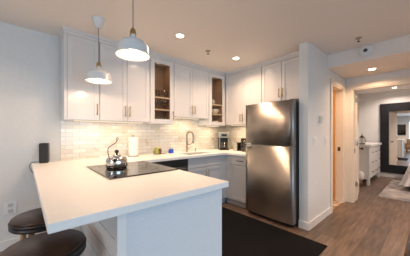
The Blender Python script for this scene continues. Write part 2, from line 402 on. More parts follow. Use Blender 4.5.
def upper(label, x0, x1, z0, doors, handles, glass=False, side='Y'):
    """doors: list of (a,b) ; handles list of coordinate along ; side Y faces -Y, side X faces -X (a,b are y values, a>b)"""
    if side == 'Y':
        t = thing('wall_cabinet', label, 'cabinet', ((x0+x1)/2, (YC+YW)/2, z0))
        if glass:
            obj('body', carcass(x0+.001, YC+.021, z0, x1-.001, YW-.012, ZT, 1), M['cab'], t)
            lin = newbm(); box(lin, x0+.0195, YW-.034, z0+.0185, x1-.0195, YW-.0305, ZT-.0185); box(lin, x0+.0195, YC+.03, z0+.0185, x0+.022, YW-.034, ZT-.0185); box(lin, x1-.022, YC+.03, z0+.0185, x1-.0195, YW-.034, ZT-.0185); box(lin, x0+.022, YC+.03, z0+.0185, x1-.022, YW-.034, z0+.0205)
            obj('lining', lin, M['cabin'], t)
            pk = obj('puck_light', cyl(newbm(), ((x0+x1)/2, YC+.12, ZT-.030), .03, .011, 20), M['ledstrip'], t)
            l = area('cabinet_lamp', (0, 0, 0), (0, 0, 0), .05, .05, .35, (1, .76, .52), 170); l.parent = t; l.location = (0, YC+.12-(YC+YW)/2, ZT-.032-z0)
            for zs in (1.625, 1.812):
                obj('shelf', B(x0+.022, YC+.035, zs-.016, x1-.022, YW-.034, zs, bev=.001), M['shelf'], t)
                l = area('cabinet_lamp', (0, 0, 0), (0, 0, 0), x1-x0-.12, .02, .16, (1, .76, .52), 170); l.parent = t; l.location = (0, YC+.05-(YC+YW)/2, zs-.018-z0)
                obj('shelf_fill_strip', B(x0+.05, YC+.042, zs-.0175, x1-.05, YC+.060, zs-.016), M['ledstrip'], t)  # strip and lamp added under each shelf to brighten the space below
        else: obj('body', carcass(x0+.001, YC+.021, z0, x1-.001, YW-.012, ZT), M['cab'], t)
        u, n = (1, 0, 0), (0, -1, 0)
        for (a, b), hx in zip(doors, handles):
            dr = obj('door', leaf((a, YC+.02, z0), u, n, b-a, ZT-z0, rail=.07 if glass else .055, glass=glass), M['cab'], t)
            if glass: obj('pane', B(a+.069, YC+.008, z0+.069, b-.069, YC+.012, ZT-.069), M['pane'], dr)
            if hx is not None: obj('handle', pull((hx, YC, z0+.13), n), M['brass'], dr)
    else:
        t = thing('wall_cabinet', label, 'cabinet', ((XC+XR)/2, (x0+x1)/2, z0))
        obj('body', carcass(XC+.021, x1+.001, z0, XR-.012, x0-.001, ZT), M['cab'], t)
        u, n = (0, -1, 0), (-1, 0, 0)
        for (a, b), hx in zip(doors, handles):
            dr = obj('door', leaf((XC+.02, a, z0), u, n, a-b, ZT-z0), M['cab'], t)
            if hx is not None: obj('handle', pull((XC, hx, z0+.12), n), M['brass'], dr)
    return t
ZB = 1.412
c1 = upper('white single-door wall cabinet at the left end, beside the bare wall', .336, .700, ZB, [(.366, .697)], [.668])
obj('filler_strip', B(.337, YC+.001, ZB, .365, YC+.02, ZT, bev=.001), M['cab'], c1)
upper('white two-door wall cabinet with its brass handles meeting, left of the taller glass-door cabinet', .700, 1.366, ZB, [(.703, 1.037), (1.037, 1.363)], [1.008, 1.066])
upper('wall cabinet with one glass door showing drinking glasses', 1.366, 1.782, 1.395, [(1.374, 1.779)], [1.752], glass=True)
upper('shorter white two-door wall cabinet above the sink and faucet', 1.782, 2.535, 1.517, [(1.785, 2.158), (2.158, 2.532)], [2.128, 2.188])
upper('narrow glass-door wall cabinet showing white bowls, in the corner', 2.535, 2.976, 1.395, [(2.540, 2.972)], [None], glass=True)
upper('white two-door wall cabinet above the coffee maker, left of the fridge', 2.978-.25, 1.913, ZB, [(2.728, 2.322), (2.322, 1.916)], [2.350, 2.294], side='X')
upper('short white two-door cabinet over the fridge', 1.913, 1.2, 1.757, [(1.910, 1.560), (1.560, 1.203)], [1.590, 1.530], side='X')
# corner blind box behind + crown moulding
b = newbm()
def crown(b, pts):
    prof = [(0, ZT+.001), (0, ZT+.014), (.010, ZT+.016), (.026, ZT+.052), (.030, CEIL-.001)]
    pass
prism(b, [(.336, YC+.002), (XC+.002, YC+.002), (XC+.002, 1.2), (XC+.03, 1.2), (XC+.03, YC+.03), (.366, YC+.03), (.366, YW), (.336, YW)], ZT+.002, CEIL)
prism(b, [(.322, YC-.012), (XC-.012, YC-.012), (XC-.012, 1.2), (XC+.002, 1.2), (XC+.002, YC+.002), (.336, YC+.002), (.336, YW), (.322, YW)], ZT+.035, CEIL)
struct('trim_6', b, M['cab'])
# light rails under the cabinets with LED bars
def led(label, x0, y0, x1, y1, z, power):
    t = thing('under_cabinet_light', label, 'light', ((x0+x1)/2, (y0+y1)/2, z-.012), None)
    obj('housing', B(x0, y0, z-.008, x1, y1, z, bev=.001), M['white'], t)
    obj('diffuser', B(x0+.004, y0+.004, z-.012, x1-.004, y1-.004, z-.008), M['ledstrip'], t)
    l = area('under_cabinet_lamp', ((x0+x1)/2, (y0+y1)/2, z-.016), (0, 0, 0), x1-x0-.01, y1-y0-.01, power, (1, .74, .45))
    l.parent = t; l.location = (0, 0, -.004)
led('slim light bar under the left wall cabinets, above the paper towel', .45, 2.85, 1.32, 2.88, ZB, 2.1)
led('slim light bar under the wall cabinet above the sink', 1.83, 2.85, 2.40, 2.88, 1.517, 2.1)
led('slim light bar under the corner cabinet with the bowls', 2.60, 2.85, 2.92, 2.88, 1.395, 1.2)
led('slim light bar under the wall cabinet above the coffee maker', 3.05, 1.97, 3.08, 2.65, ZB, 3.2)

# ------------------------------------------------------------------ worktop with sink cut-out
XN, YN, XPR = .068, .967, 1.091
YF, XF2 = 2.42, 2.66
SX0, SX1, SY0, SY1 = 1.93, 2.46, 2.54, 2.86
xs = [XN, XPR, SX0, SX1, XF2, XR-.001]; ys = [YN, 1.972, YF, SY0, SY1, YW-.001]
skip = {(i, j) for i in range(1, 5) for j in (0, 1)} - {(4, 1)} | {(2, 3)}
b = newbm(); slab(b, xs, ys, skip, ZC0, ZC1, 'XY', bev=.004)
tag(obj('worktop', b, M['quartz']), 'white quartz worktop running from the peninsula round past the sink to the fridge', 'worktop')
# ------------------------------------------------------------------ peninsula base
t = thing('peninsula_base', 'white panelled peninsula base with a shiplap side and plain front', 'cabinet', (.72, 2.0, 0))
PX0, PX1, PY0 = .352, 1.086, 1.030
obj('body', B(PX0+.02, PY0+.02, .0, PX1-.02, YW-.016, ZC0-.001), M['cab'], t)
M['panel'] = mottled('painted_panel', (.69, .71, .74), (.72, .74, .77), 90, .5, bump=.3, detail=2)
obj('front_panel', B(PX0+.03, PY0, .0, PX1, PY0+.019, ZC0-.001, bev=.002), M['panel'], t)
b = newbm(); z = .10; 
zz = .001
while zz < ZC0-.02:
    z1 = min(zz+.118, ZC0-.001); box(b, PX0, PY0+.03, zz, PX0+.019, YW-.016, z1-.010, bev=.003); zz += .118
box(b, PX0+.013, PY0+.03, 0, PX0+.0195, YW-.016, ZC0-.001)
obj('shiplap_side', b, M['trim'], t)
obj('corner_post', B(PX0-.014, PY0-.016, 0, PX0+.030, PY0+.029, ZC0-.001, bev=.003), M['trim'], t)
for k, (y0, y1) in enumerate(((1.06, 1.70), (1.70, 2.34))):
    dr = obj('door', leaf((PX1-.02, y0, .11), (0, 1, 0), (1, 0, 0), y1-y0, .75), M['cab'], t)
    obj('handle', pull((PX1, y1-.06 if k == 0 else y0+.06, .75), (1, 0, 0)), M['bronze'], dr)
# ------------------------------------------------------------------ base cabinets
YB, XBF = 2.445, 2.690
# dishwasher
t = thing('dishwasher', 'dark steel dishwasher between the peninsula and the sink cabinet', 'dishwasher', (1.50, 2.75, 0))
DW0, DW1 = 1.215, 1.840
obj('body', B(DW0, YB+.03, .10, DW1, YW-.05, ZC0-.006), M['sidegrey'], t)
obj('door', B(DW0+.002, YB+.002, .11, DW1-.002, YB+.03, .76, bev=.004), M['darksteel'], t)
obj('control_panel', B(DW0+.002, YB+.002, .765, DW1-.002, YB+.03, ZC0-.008, bev=.004), M['black'], t)
obj('toe_kick', B(DW0+.002, YB+.06, 0, DW1-.002, YB+.08, .10), M['black'], t)
obj('handle', pull(((DW0+DW1)/2, YB+.002, .735), (0, -1, 0), .50, (1, 0, 0)), M['steel'], t)
# sink cabinet
t = thing('base_cabinet', 'white base cabinet painted with grey shade, under the sink with two doors', 'cabinet', (2.2, 2.75, 0))
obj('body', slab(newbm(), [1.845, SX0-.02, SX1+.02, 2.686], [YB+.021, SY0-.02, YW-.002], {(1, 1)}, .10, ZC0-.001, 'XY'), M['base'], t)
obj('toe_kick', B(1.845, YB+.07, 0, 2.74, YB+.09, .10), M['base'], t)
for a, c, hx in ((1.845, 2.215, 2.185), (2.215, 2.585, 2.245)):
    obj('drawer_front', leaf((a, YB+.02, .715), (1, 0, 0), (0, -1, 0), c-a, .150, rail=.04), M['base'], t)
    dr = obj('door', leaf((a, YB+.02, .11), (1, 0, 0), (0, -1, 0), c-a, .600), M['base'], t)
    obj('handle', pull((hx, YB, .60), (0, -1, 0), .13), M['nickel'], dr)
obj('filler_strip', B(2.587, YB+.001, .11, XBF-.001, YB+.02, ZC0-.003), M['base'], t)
# corner cabinet beside the fridge
t = thing('base_cabinet', 'white base cabinet painted with grey shade, one drawer and one door beside the fridge', 'cabinet', (3.0, 2.2, 0))
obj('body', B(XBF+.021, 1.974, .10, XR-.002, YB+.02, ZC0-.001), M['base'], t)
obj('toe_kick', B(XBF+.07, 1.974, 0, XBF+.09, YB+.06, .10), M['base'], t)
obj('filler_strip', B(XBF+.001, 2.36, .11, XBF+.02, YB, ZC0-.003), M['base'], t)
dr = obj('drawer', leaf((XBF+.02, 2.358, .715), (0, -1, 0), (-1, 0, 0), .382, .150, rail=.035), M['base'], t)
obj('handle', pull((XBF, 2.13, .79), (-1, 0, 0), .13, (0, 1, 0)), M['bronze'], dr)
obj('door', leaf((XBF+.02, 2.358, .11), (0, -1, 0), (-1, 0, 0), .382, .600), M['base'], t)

# ------------------------------------------------------------------ sink and faucet
b = newbm(); s = .012
slab(b, [SX0-s, SX0, SX1, SX1+s], [SY0-s, SY0, SY1, SY1+s], {(1, 1)}, ZC0-.19, ZC0-.001, 'XY')
box(b, SX0, SY0, ZC0-.19, SX1, SY1, ZC0-.18); cyl(b, ((SX0+SX1)/2, (SY0+SY1)/2, ZC0-.18), .04, .004, 24)
tag(obj('sink', b, M['sinksteel']), 'undermount stainless sink basin set into the white worktop', 'sink')
t = thing('faucet', 'tall brushed gooseneck faucet behind the sink', 'faucet', (2.19, 2.94, ZC1))
L = Vector((2.19, 2.94, ZC1))
b = newbm(); lathe(b, [(.028, 0), (.028, .008), (.021, .014), (.019, .10), (.015, .105), (.013, .11)], L, 24); obj('base', b, M['nickel'], t)
dirn = Vector((.45, -.89, 0))
pts = [L+Vector((0, 0, .10)), L+Vector((0, 0, .20)), L+Vector((0, 0, .27))]
for k in range(0, 9):
    a = pi - k*pi/8; pts.append(L+Vector((0, 0, .29))+dirn*(.062+.062*cos(a))+Vector((0, 0, .010+.062*sin(a))))
pts.append(pts[-1]+Vector((0, 0, -.03)))
b = newbm(); tube(b, pts, .0155, 12); obj('spout', b, M['nickel'], t)
p = pts[-1]
b = newbm(); tube(b, [p+Vector((0, 0, .01)), p-Vector((0, 0, .02)), p-Vector((0, 0, .09)), p-Vector((0, 0, .11))], .017, 14, radii=[.013, .016, .018, .015]); obj('spray_head', b, M['nickel'], t)
b = newbm(); tube(b, [L+Vector((0, 0, .13)), L+Vector((0, 0, .14))+dirn*.08, p-Vector((0, 0, .06))], .006, 8); obj('spray_holder', b, M['nickel'], t)
b = newbm(); tube(b, [L+Vector((.015, -.005, .06)), L+Vector((.05, -.02, .075)), L+Vector((.085, -.03, .10))], .006, 8, radii=[.010, .007, .006]); obj('lever', b, M['nickel'], t)
b = newbm(); lathe(b, [(.016, 0), (.016, .006), (.010, .012), (.010, .045), (.012, .048), (.012, .062), (0, .064)], (2.38, 2.93, ZC1), 18)
tube(b, [(2.38, 2.93, ZC1+.055), (2.38, 2.885, ZC1+.058)], .005, 8)
tag(obj('soap_pump', b, M['nickel']), 'short metal soap pump beside the faucet base', 'soap pump')

# ------------------------------------------------------------------ cooktop
b = newbm(); box(b, .47, 1.575, ZC1, 1.075, 2.31, ZC1+.010, bev=.003)
ck = tag(obj('cooktop', b, M['blackglass']), 'black glass cooktop set on the white peninsula worktop', 'cooktop')
b = newbm()
M['ring'] = mat('burner_ring', (.09, .09, .09), .2)
ring_spots = [(.62, 1.87, .10), (.62, 2.15, .08), (.90, 1.80, .08), (.90, 2.10, .105)]
for x, y, r in ring_spots:
    g = newbm(); n = 40
    t_ = bmesh.new(); prof = [(r, 0), (r, .0006), (r-.004, .0006), (r-.004, 0)]
    lathe(g, prof + [prof[0]], (x, y, ZC1+.0101), n); 
    obj('burner_ring', g, M['ring'], ck)
# ------------------------------------------------------------------ kettle
KL = Vector((.673, 2.035, ZC1+.0112)); Rv = Vector((.746, -.666, 0)); Fv = Vector((.666, .746, 0))
t = thing('kettle', 'polished steel stovetop kettle on the black cooktop', 'kettle', KL)
b = newbm(); lathe(b, [(0, 0), (.086, 0), (.094, .006), (.098, .020), (.098, .064), (.094, .084), (.082, .098), (.060, .106), (.040, .109), (0, .110)], KL, 40); obj('body', b, M['steel'], t)
b = newbm(); lathe(b, [(.0415, .106), (.042, .112), (.034, .120), (.015, .125), (0, .126)], KL, 28); ld = obj('lid', b, M['steel'], t)
b = newbm(); lathe(b, [(.008, .122), (.009, .138), (.018, .144), (.020, .158), (.013, .168), (0, .171)], KL, 18); obj('knob', b, M['black'], ld)
b = newbm(); q = KL+Vector((0, 0, .07))
sp = [q-Fv*.07+Rv*.02, q-Fv*.10+Rv*.025+Vector((0, 0, .02)), q-Fv*.118+Rv*.03+Vector((0, 0, .045))]
tube(b, sp, .014, 14, radii=[.024, .017, .013]); obj('spout', b, M['steel'], t)
hp = [(-.072, .092), (-.083, .130), (-.085, .172), (-.070, .198), (-.048, .214), (-.018, .232), (-.002, .250), (.003, .268)]
b = newbm(); tube(b, smoothpath([KL+Rv*a+Vector((0, 0, z)) for a, z in hp], 5), .0042, 8)
b2 = [KL+Rv*(.004+.011*cos(a*pi/8))+Vector((0, 0, .276+.011*sin(a*pi/8))) for a in range(16)]
tube(b, b2, .003, 6, closed=True); obj('handle', b, M['bronze'], t)
# ------------------------------------------------------------------ paper towel, small things on the worktop
PL = Vector((1.205, 2.93, ZC1))
t = thing('paper_towel_holder', 'white paper towel roll upright on its stand against the tile', 'paper towel', PL)
b = newbm(); lathe(b, [(0, 0), (.080, 0), (.082, .004), (.080, .010), (.014, .012), (0, .012)], PL, 36); obj('stand_base', b, M['nickel'], t)
b = newbm(); tube(b, [PL+Vector((0, 0, .01)), PL+Vector((0, 0, .29)), PL+Vector((0, 0, .30))], .005, 10); lathe(b, [(.005, .29), (.013, .296), (.013, .310), (0, .314)], PL, 16); obj('post', b, M['brass'], t)
b = newbm(); lathe(b, [(.018, .013), (.066, .013), (.067, .018), (.067, .276), (.066, .281), (.018, .281), (.018, .013)], PL, 40); obj('paper_roll', b, M['paper'], t)

t = thing('speaker', 'black upright speaker at the left end of the worktop against the wall', 'speaker', (.180, 2.985, ZC1))
b = newbm(); box(b, -.043, -.045, .006, .043, .045, .226, bev=.010, seg=3); sb = obj('body', b, M['black'], t, local=True)
M['grille'] = mottled('speaker_grille', (.035, .036, .038), (.02, .02, .021), 220, .7)
b = newbm(); box(b, -.036, -.0475, .022, .036, -.044, .214, bev=.001); obj('grille', b, M['grille'], t, local=True)
b = newbm(); box(b, -.038, -.040, 0, .038, .040, .007); obj('foot', b, M['black'], t, local=True)
t.rotation_euler = (0, 0, radians(-14))
cp = [(.125, 3.03, ZC1+.012), (.095, 3.03, ZC1+.010), (.066, 3.02, ZC1+.006), (.053, 3.015, ZC1-.02), (.056, 3.02, ZC1-.06), (.085, 3.04, ZC1-.12), (.14, 3.050, .70), (.16, 3.052, .5)]
b = newbm(); tube(b, smoothpath([Vector(p) for p in cp], 5), .0035, 8)
tag(obj('power_cord', b, M['green']), 'thin olive cord running from the speaker over the worktop edge', 'cord')

t = thing('sponge_caddy', 'small metal caddy with a green sponge on the worktop', 'caddy', (1.64, 2.94, ZC1))
b = newbm(); box(b, 1.55, 2.895, ZC1, 1.745, 2.985, ZC1+.008, bev=.002); box(b, 1.55, 2.895, ZC1+.008, 1.555, 2.985, ZC1+.05); box(b, 1.61, 2.895, ZC1+.008, 1.615, 2.985, ZC1+.06); box(b, 1.555, 2.98, ZC1+.008, 1.61, 2.985, ZC1+.06); obj('tray', b, M['nickel'], t)
obj('sponge', B(1.562, 2.902, ZC1+.0085, 1.605, 2.975, ZC1+.112, bev=.008), M['sponge'], t)
b = newbm(); lathe(b, [(0, 0), (.022, 0), (.025, .01), (.025, .07), (.021, .075), (.021, .03), (0, .03)], (1.648, 2.94, ZC1+.0085), 20); cu = obj('brush_cup', b, M['brown'], t)
b = newbm(); lathe(b, [(0, .031), (.017, .031), (.019, .05), (.018, .085), (.008, .095), (.007, .115), (0, .118)], (1.648, 2.94, ZC1+.0085), 16); obj('scrub_brush', b, M['nickel'], t)
t = thing('soap_bottle', 'blue dish soap bottle with a clear neck between caddy and faucet', 'soap bottle', (1.87, 2.96, ZC1))
PB = (1.87, 2.96, ZC1)
b = newbm(); lathe(b, [(0, 0), (.042, 0), (.046, .006), (.044, .055), (.038, .070), (0, .070)], PB, 24); obj('soap_fill', b, M['blue'], t)
b = newbm(); lathe(b, [(.038, .0705), (.034, .11), (.018, .125), (.012, .132), (.012, .145), (0, .145)], PB, 24); obj('neck', b, M['clear'], t)
b = newbm(); lathe(b, [(.014, .1455), (.014, .175), (.008, .180), (0, .180)], PB, 16); obj('cap', b, M['white'], t)

M['brewgrey'] = mat('grey_metal_plastic', (.30, .31, .29), .35, .3)
# coffee maker (faces -X/-Y diagonal)
CL = Vector((3.05, 2.855, ZC1))
t = thing('coffee_maker', 'silver and black drip coffee maker in the worktop corner', 'coffee maker', CL)
b = newbm(); box(b, -.095, -.13, 0, .095, .10, .030, bev=.006); obj('base', b, M['black'], t, local=True)
b = newbm(); box(b, -.095, .01, .030, .095, .10, .255, bev=.004); obj('tower', b, M['black'], t, local=True)
b = newbm(); box(b, -.095, -.12, .245, .095, .10, .355, bev=.012); hd = obj('brew_head', b, M['brewgrey'], t, local=True)
b = newbm(); box(b, -.055, -.124, .275, .055, -.119, .320, bev=.002); obj('display', b, M['black'], hd, local=True)
for s in (-1, 1):
    b = newbm(); box(b, s*.088-.007, -.118, .030, s*.088+.007, -.10, .246, bev=.002); obj('pillar', b, M['brewgrey'], t, local=True)
b = newbm(); lathe(b, [(0, 0), (.055, 0), (.066, .02), (.068, .07), (.052, .115), (.050, .13), (0, .13)], (0, -.055, .031), 28); cf = obj('carafe', b, M['blackglass'], t, local=True)
b = newbm(); tube(b, smoothpath([(0, -.115, .15), (0, -.150, .14), (0, -.152, .09), (0, -.118, .06)], 5), .007, 8); obj('handle', b, M['steel'], cf, local=True)
t.rotation_euler = (0, 0, radians(-38))
# toaster
t = thing('toaster', 'small toaster with a chrome side between the coffee maker and the black oven', 'toaster', (3.08, 2.52, ZC1))
b = newbm(); box(b, -.065, -.052, .008, .065, .052, .165, bev=.015, seg=3); obj('shell', b, M['steel'], t, local=True)
b = newbm(); box(b, -.078, -.053, .006, -.055, .053, .160, bev=.010, seg=2); e = obj('end_cap', b, M['black'], t, local=True)
b = newbm(); box(b, -.092, -.013, .100, -.077, .013, .113, bev=.003); obj('lever', b, M['black'], e, local=True)
b = newbm(); box(b, -.048, -.030, .155, .055, -.012, .1665); box(b, -.048, .012, .155, .055, .030, .1665); obj('slot', b, M['black'], t, local=True)
for x, y in ((-.05, -.035), (-.05, .035), (.05, -.035), (.05, .035)): obj('foot', cyl(newbm(), (x, y, 0), .01, .009, 10), M['black'], t, local=True)
t.rotation_euler = (0, 0, radians(80))
# toaster oven / grinder next to fridge
t = thing('toaster_oven', 'small black countertop oven tucked beside the fridge', 'oven', (3.10, 2.21, ZC1))
b = newbm(); box(b, 2.99, 2.06, ZC1+.012, 3.28, 2.36, ZC1+.245, bev=.008); obj('body', b, M['black'], t)
b = newbm(); box(b, 2.984, 2.14, ZC1+.030, 2.991, 2.35, ZC1+.215, bev=.001); dr = obj('door', b, M['blackglass'], t)
b = newbm(); tube(b, [(2.984, 2.17, ZC1+.195), (2.968, 2.17, ZC1+.195), (2.968, 2.32, ZC1+.195), (2.984, 2.32, ZC1+.195)], .004, 8); obj('handle', b, M['steel'], dr)
for z in (.05, .10, .145):
    obj('knob', cyl(newbm(), (2.975, 2.10, ZC1+z), .013, .016, 14, 'X'), M['steel'], t)
for x, y in ((3.02, 2.09), (3.02, 2.33), (3.25, 2.09), (3.25, 2.33)): obj('foot', cyl(newbm(), (x, y, ZC1), .012, .013, 10), M['black'], t)
b = newbm(); lathe(b, [(0, 0), (.035, 0), (.045, .03), (.046, .045), (.02, .06), (.012, .075), (0, .078)], (3.12, 2.22, ZC1+.2455), 20)
tag(obj('small_pot', b, M['darksteel']), 'small dark lidded pot on top of the countertop oven', 'pot')

# ------------------------------------------------------------------ fridge
FX, FY0, FY1, FZ = 2.595, 1.203, 1.965, 1.690
t = thing('fridge', 'brushed stainless steel fridge with a top freezer door', 'fridge', ((FX+XR)/2, (FY0+FY1)/2, 0))
obj('body', B(FX+.085, FY0+.006, .045, XR-.03, FY1-.006, FZ-.012, bev=.004), M['sidegrey'], t)
def fdoor(z0, z1):
    poly = []; n = 14
    for k in range(n+1):
        a = k/n; y = FY0+a*(FY1-FY0); e = min(a, 1-a)
        x = FX + .022*(2*a-1)**4
        poly.append((x, y))
    poly += [(FX+.080, FY1), (FX+.080, FY0)]
    b = newbm(); tt = bmesh.new(); prism(tt, poly, z0, z1)
    bmesh.ops.bevel(tt, geom=[e for e in tt.edges if e.calc_face_angle(0) > 1], offset=.006, segments=2, affect='EDGES', profile=.5)
    for f in tt.faces: f.smooth = abs(f.normal.z) < .5 and f.normal.x < -.5
    merge(b, tt); return b
fz = obj('freezer_door', fdoor(1.083, FZ), M['stainless'], t)
fd = obj('fridge_door', fdoor(.055, 1.068), M['stainless'], t)
obj('gasket', B(FX+.03, FY0+.01, 1.06, FX+.084, FY1-.01, 1.09), M['nickel'], t)
for par, z in ((fz, 1.086), (fd, 1.050)):
    obj('pocket_handle', B(FX-.004, FY1-.11, z-.002, FX+.030, FY1-.02, z+.014, bev=.002), M['offwhite'], par)
obj('base_grille', B(FX+.06, FY0+.02, .012, FX+.085, FY1-.02, .048), M['black'], t)
for y in (FY0+.06, FY1-.06):
    obj('foot', cyl(newbm(), (FX+.10, y, 0), .020, .047, 14), M['black'], t)
    obj('foot', cyl(newbm(), (XR-.10, y, 0), .020, .047, 14), M['black'], t)
obj('hinge_cover', B(FX+.03, FY0+.01, FZ-.001, FX+.14, FY0+.06, FZ+.012, bev=.003), M['sidegrey'], t)

# ------------------------------------------------------------------ pendants
def pendant(x, y, zr, label):
    t = thing('pendant_light', label, 'pendant light', (x, y, zr), 'pendant lights over the peninsula')
    # canopy
    c = CEIL-zr
    b = newbm(); lathe(b, [(.005, c-.095), (.022, c-.093), (.036, c-.080), (.050, c-.045), (.062, c-.008), (.064, c-.006), (.064, c)], (0, 0, 0), 28); obj('ceiling_rose', b, M['enamel'], t, local=True)
    b = newbm(); tube(b, [(0, 0, .20), (0, 0, .21), (0, 0, c-.09)], .0035, 8); obj('cord', b, M['cord'], t, local=True)
    b = newbm(); lathe(b, [(.022, .155), (.023, .158), (.023, .170), (.020, .185), (.012, .200), (.006, .208), (0, .209)], (0, 0, 0), 24)
    for k in range(4):
        a = k*pi/2+.5; tube(b, [(.025*cos(a), .025*sin(a), .140), (.026*cos(a), .026*sin(a), .16), (.016*cos(a), .016*sin(a), .196)], .0035, 6)
    obj('brass_cap', b, M['brass'], t, local=True)
    prof = [(.123, 0), (.122, .012), (.118, .018), (.116, .050), (.106, .078), (.084, .101), (.054, .116), (.032, .123), (.023, .134), (.021, .156)]
    inn = [(r-.003, z-.002 if z > .015 else z) for r, z in reversed(prof[:-2])]
    b = newbm(); tt = bmesh.new(); n = 48; rings = [[tt.verts.new((r*cos(2*pi*k/n), r*sin(2*pi*k/n), z)) for k in range(n)] for r, z in list(reversed(prof))]
    for a, c2 in zip(rings, rings[1:]):
        for k in range(n): f = tt.faces.new([a[k], c2[k], c2[(k+1) % n], a[(k+1) % n]]); f.smooth = True
    bmesh.ops.recalc_face_normals(tt, faces=tt.faces)
    merge(b, tt); sh = obj('shade', b, M['enamel'], t, local=True)
    b = newbm(); tt = bmesh.new(); rings = [[tt.verts.new((r*cos(2*pi*k/n), r*sin(2*pi*k/n), z)) for k in range(n)] for r, z in inn]
    for a, c2 in zip(rings, rings[1:]):
        for k in range(n): f = tt.faces.new([a[k], c2[k], c2[(k+1) % n], a[(k+1) % n]]); f.smooth = True
    merge(b, tt); obj('shade_lining', b, M['enamelin'], t, local=True)
    b = newbm(); lathe(b, [(0, .012), (.022, .018), (.031, .038), (.028, .058), (.015, .078), (.014, .10)], (0, 0, 0), 20); bulb = obj('bulb', b, M['bulb'], t, local=True)
    l = bpy.data.lights.new('pendant_lamp', 'SPOT'); l.energy = 7; l.color = WARM; l.shadow_soft_size = .04; l.spot_size = radians(178); l.spot_blend = .2
    o = bpy.data.objects.new('pendant_lamp', l); COL.objects.link(o); o.parent = t; o.location = (0, 0, .005)
    return t
pendant(.583, 2.308, 1.793, 'smaller-looking white pendant lamp hanging at the left, farther from the camera')
pendant(.611, 1.492, 1.836, 'larger-looking white pendant lamp in front, its cord leaving the top of the photo')
# ------------------------------------------------------------------ recessed lights etc.
def downlight(x, y, z, label, power=DOWN_W, col=WARM):
    t = thing('recessed_light', label, 'ceiling light', (x, y, z-.006), 'recessed ceiling lights')
    b = newbm(); lathe(b, [(.045, .0005), (.047, -.0), (.062, 0), (.065, .003), (.065, .006), (.045, .006), (.045, .0005)], (0, 0, 0), 32); obj('trim_ring', b, M['white'], t, local=True)
    obj('lens', cyl(newbm(), (0, 0, .002), .0445, .004, 28), M['lens'], t, local=True)
    l = bpy.data.lights.new('downlight', 'AREA'); l.shape = 'DISK'; l.size = .09; l.energy = power; l.color = col; l.spread = radians(145)
    o = bpy.data.objects.new('downlight', l); COL.objects.link(o); o.parent = t; o.location = (0, 0, -.004)
    return t
downlight(1.417, 2.043, CEIL, 'recessed ceiling light above the pendant side, left of the fridge one')
downlight(2.503, 2.069, CEIL, 'recessed ceiling light in front of the corner cabinets')
downlight(4.019, .625, ZS, 'recessed light in the lowered hall ceiling', 11)
downlight(7.218, .663, CEIL, 'small recessed light seen through the bedroom doorway', 12, (1, .80, .70))
for x, y in ((-.75, 2.04), (-3.2, 1.6), (-2.6, -.4), (2.9, -1.0)):  # unseen fill lights, added to warm the ceiling and walls
    downlight(x, y, CEIL, 'added unseen recessed light brightening the living side of the room', 38 if x > 0 else 9 if x > -1 else 24)
downlight(3.95, 2.0, CEIL, 'recessed light inside the bathroom', 11, (1, .55, .25))
downlight(6.0, -1.0, CEIL, 'added unseen recessed light over the bed', 34, (1, .82, .74))  # out of view, added to light the bedroom
def sprinkler(x, y, z, label):
    t = thing('sprinkler', label, 'sprinkler', (x, y, z-.045))
    b = newbm(); lathe(b, [(.036, .045), (.034, .040), (.016, .036), (.010, .034), (.010, .030), (0, .030)], (0, 0, 0), 24); obj('escutcheon', b, M['nickel'], t, local=True)
    b = newbm()
    for s in (-1, 1): tube(b, [(s*.009, 0, .032), (s*.014, 0, .020), (s*.003, 0, .004)], .002, 6)
    lathe(b, [(0, 0), (.018, .0), (.018, .003), (0, .004)], (0, 0, 0), 16); obj('deflector', b, M['bronze'], t, local=True)
sprinkler(1.988, 2.161, CEIL, 'small ceiling sprinkler head between the two recessed lights')
sprinkler(3.114, .616, CEIL, 'small ceiling sprinkler head in front of the hall soffit')
t = thing('smoke_detector', 'round white alarm disc on the face of the hall soffit', 'smoke detector', (XS, .602, 2.300))
cdd = (XS-.0, .602, 2.368)
b = newbm(); lathe(b, [(.066, 0), (.066, .010), (0, .010)], cdd, 36, mtx=Matrix.Rotation(-pi/2, 4, 'Y')); obj('base', b, M['white'], t)
b = newbm(); lathe(b, [(.050, .010), (.050, .013), (.074, .016), (.076, .022), (.070, .034), (.056, .040), (0, .040)], cdd, 36, mtx=Matrix.Rotation(-pi/2, 4, 'Y')); obj('cover', b, M['white'], t)
b = newbm(); lathe(b, [(.024, .0402), (.022, .047), (.014, .049), (.012, .044), (0, .044)], cdd, 20, mtx=Matrix.Rotation(-pi/2, 4, 'Y')); obj('sensor', b, M['darksteel'], t)

# ------------------------------------------------------------------ wall devices
def plate(name, label, cat, x, z, w, h, rockers):
    t = thing(name, label, cat, (x, YH0, z-h/2))
    obj('plate', B(x-w/2, YH0-.006, z-h/2, x+w/2, YH0, z+h/2, bev=.002), M['white'], t)
    for dx in rockers: obj('rocker', B(x+dx-.016, YH0-.011, z-.033, x+dx+.016, YH0-.006, z+.033, bev=.002), M['white'], t)
plate('light_switch', 'double light switch below the thermostat, nearer the fridge', 'light switch', 2.951, 1.147, .118, .122, (-.024, .024))
plate('light_switch', 'single light switch near the bathroom doorway', 'light switch', 3.377, 1.143, .075, .122, (0,))
t = thing('thermostat', 'small white thermostat on the wall right of the fridge', 'thermostat', (3.153, YH0, 1.40))
obj('case', B(3.095, YH0-.028, 1.405, 3.205, YH0, 1.500, bev=.006), M['plate'], t)
obj('screen', B(3.115, YH0-.0295, 1.445, 3.160, YH0-.027, 1.485), M['offwhite'], t)
t = thing('wall_outlet', 'white wall outlet low on the wall behind the stools', 'outlet', (-.10, YW, .37))
obj('plate', B(-.155, YW-.007, .375, -.055, YW, .510, bev=.003), M['white'], t)
for dz in (-.03, .03): obj('socket', B(-.125, YW-.010, .4425+dz-.018, -.085, YW-.006, .4425+dz+.018, bev=.003), M['offwhite'], t)

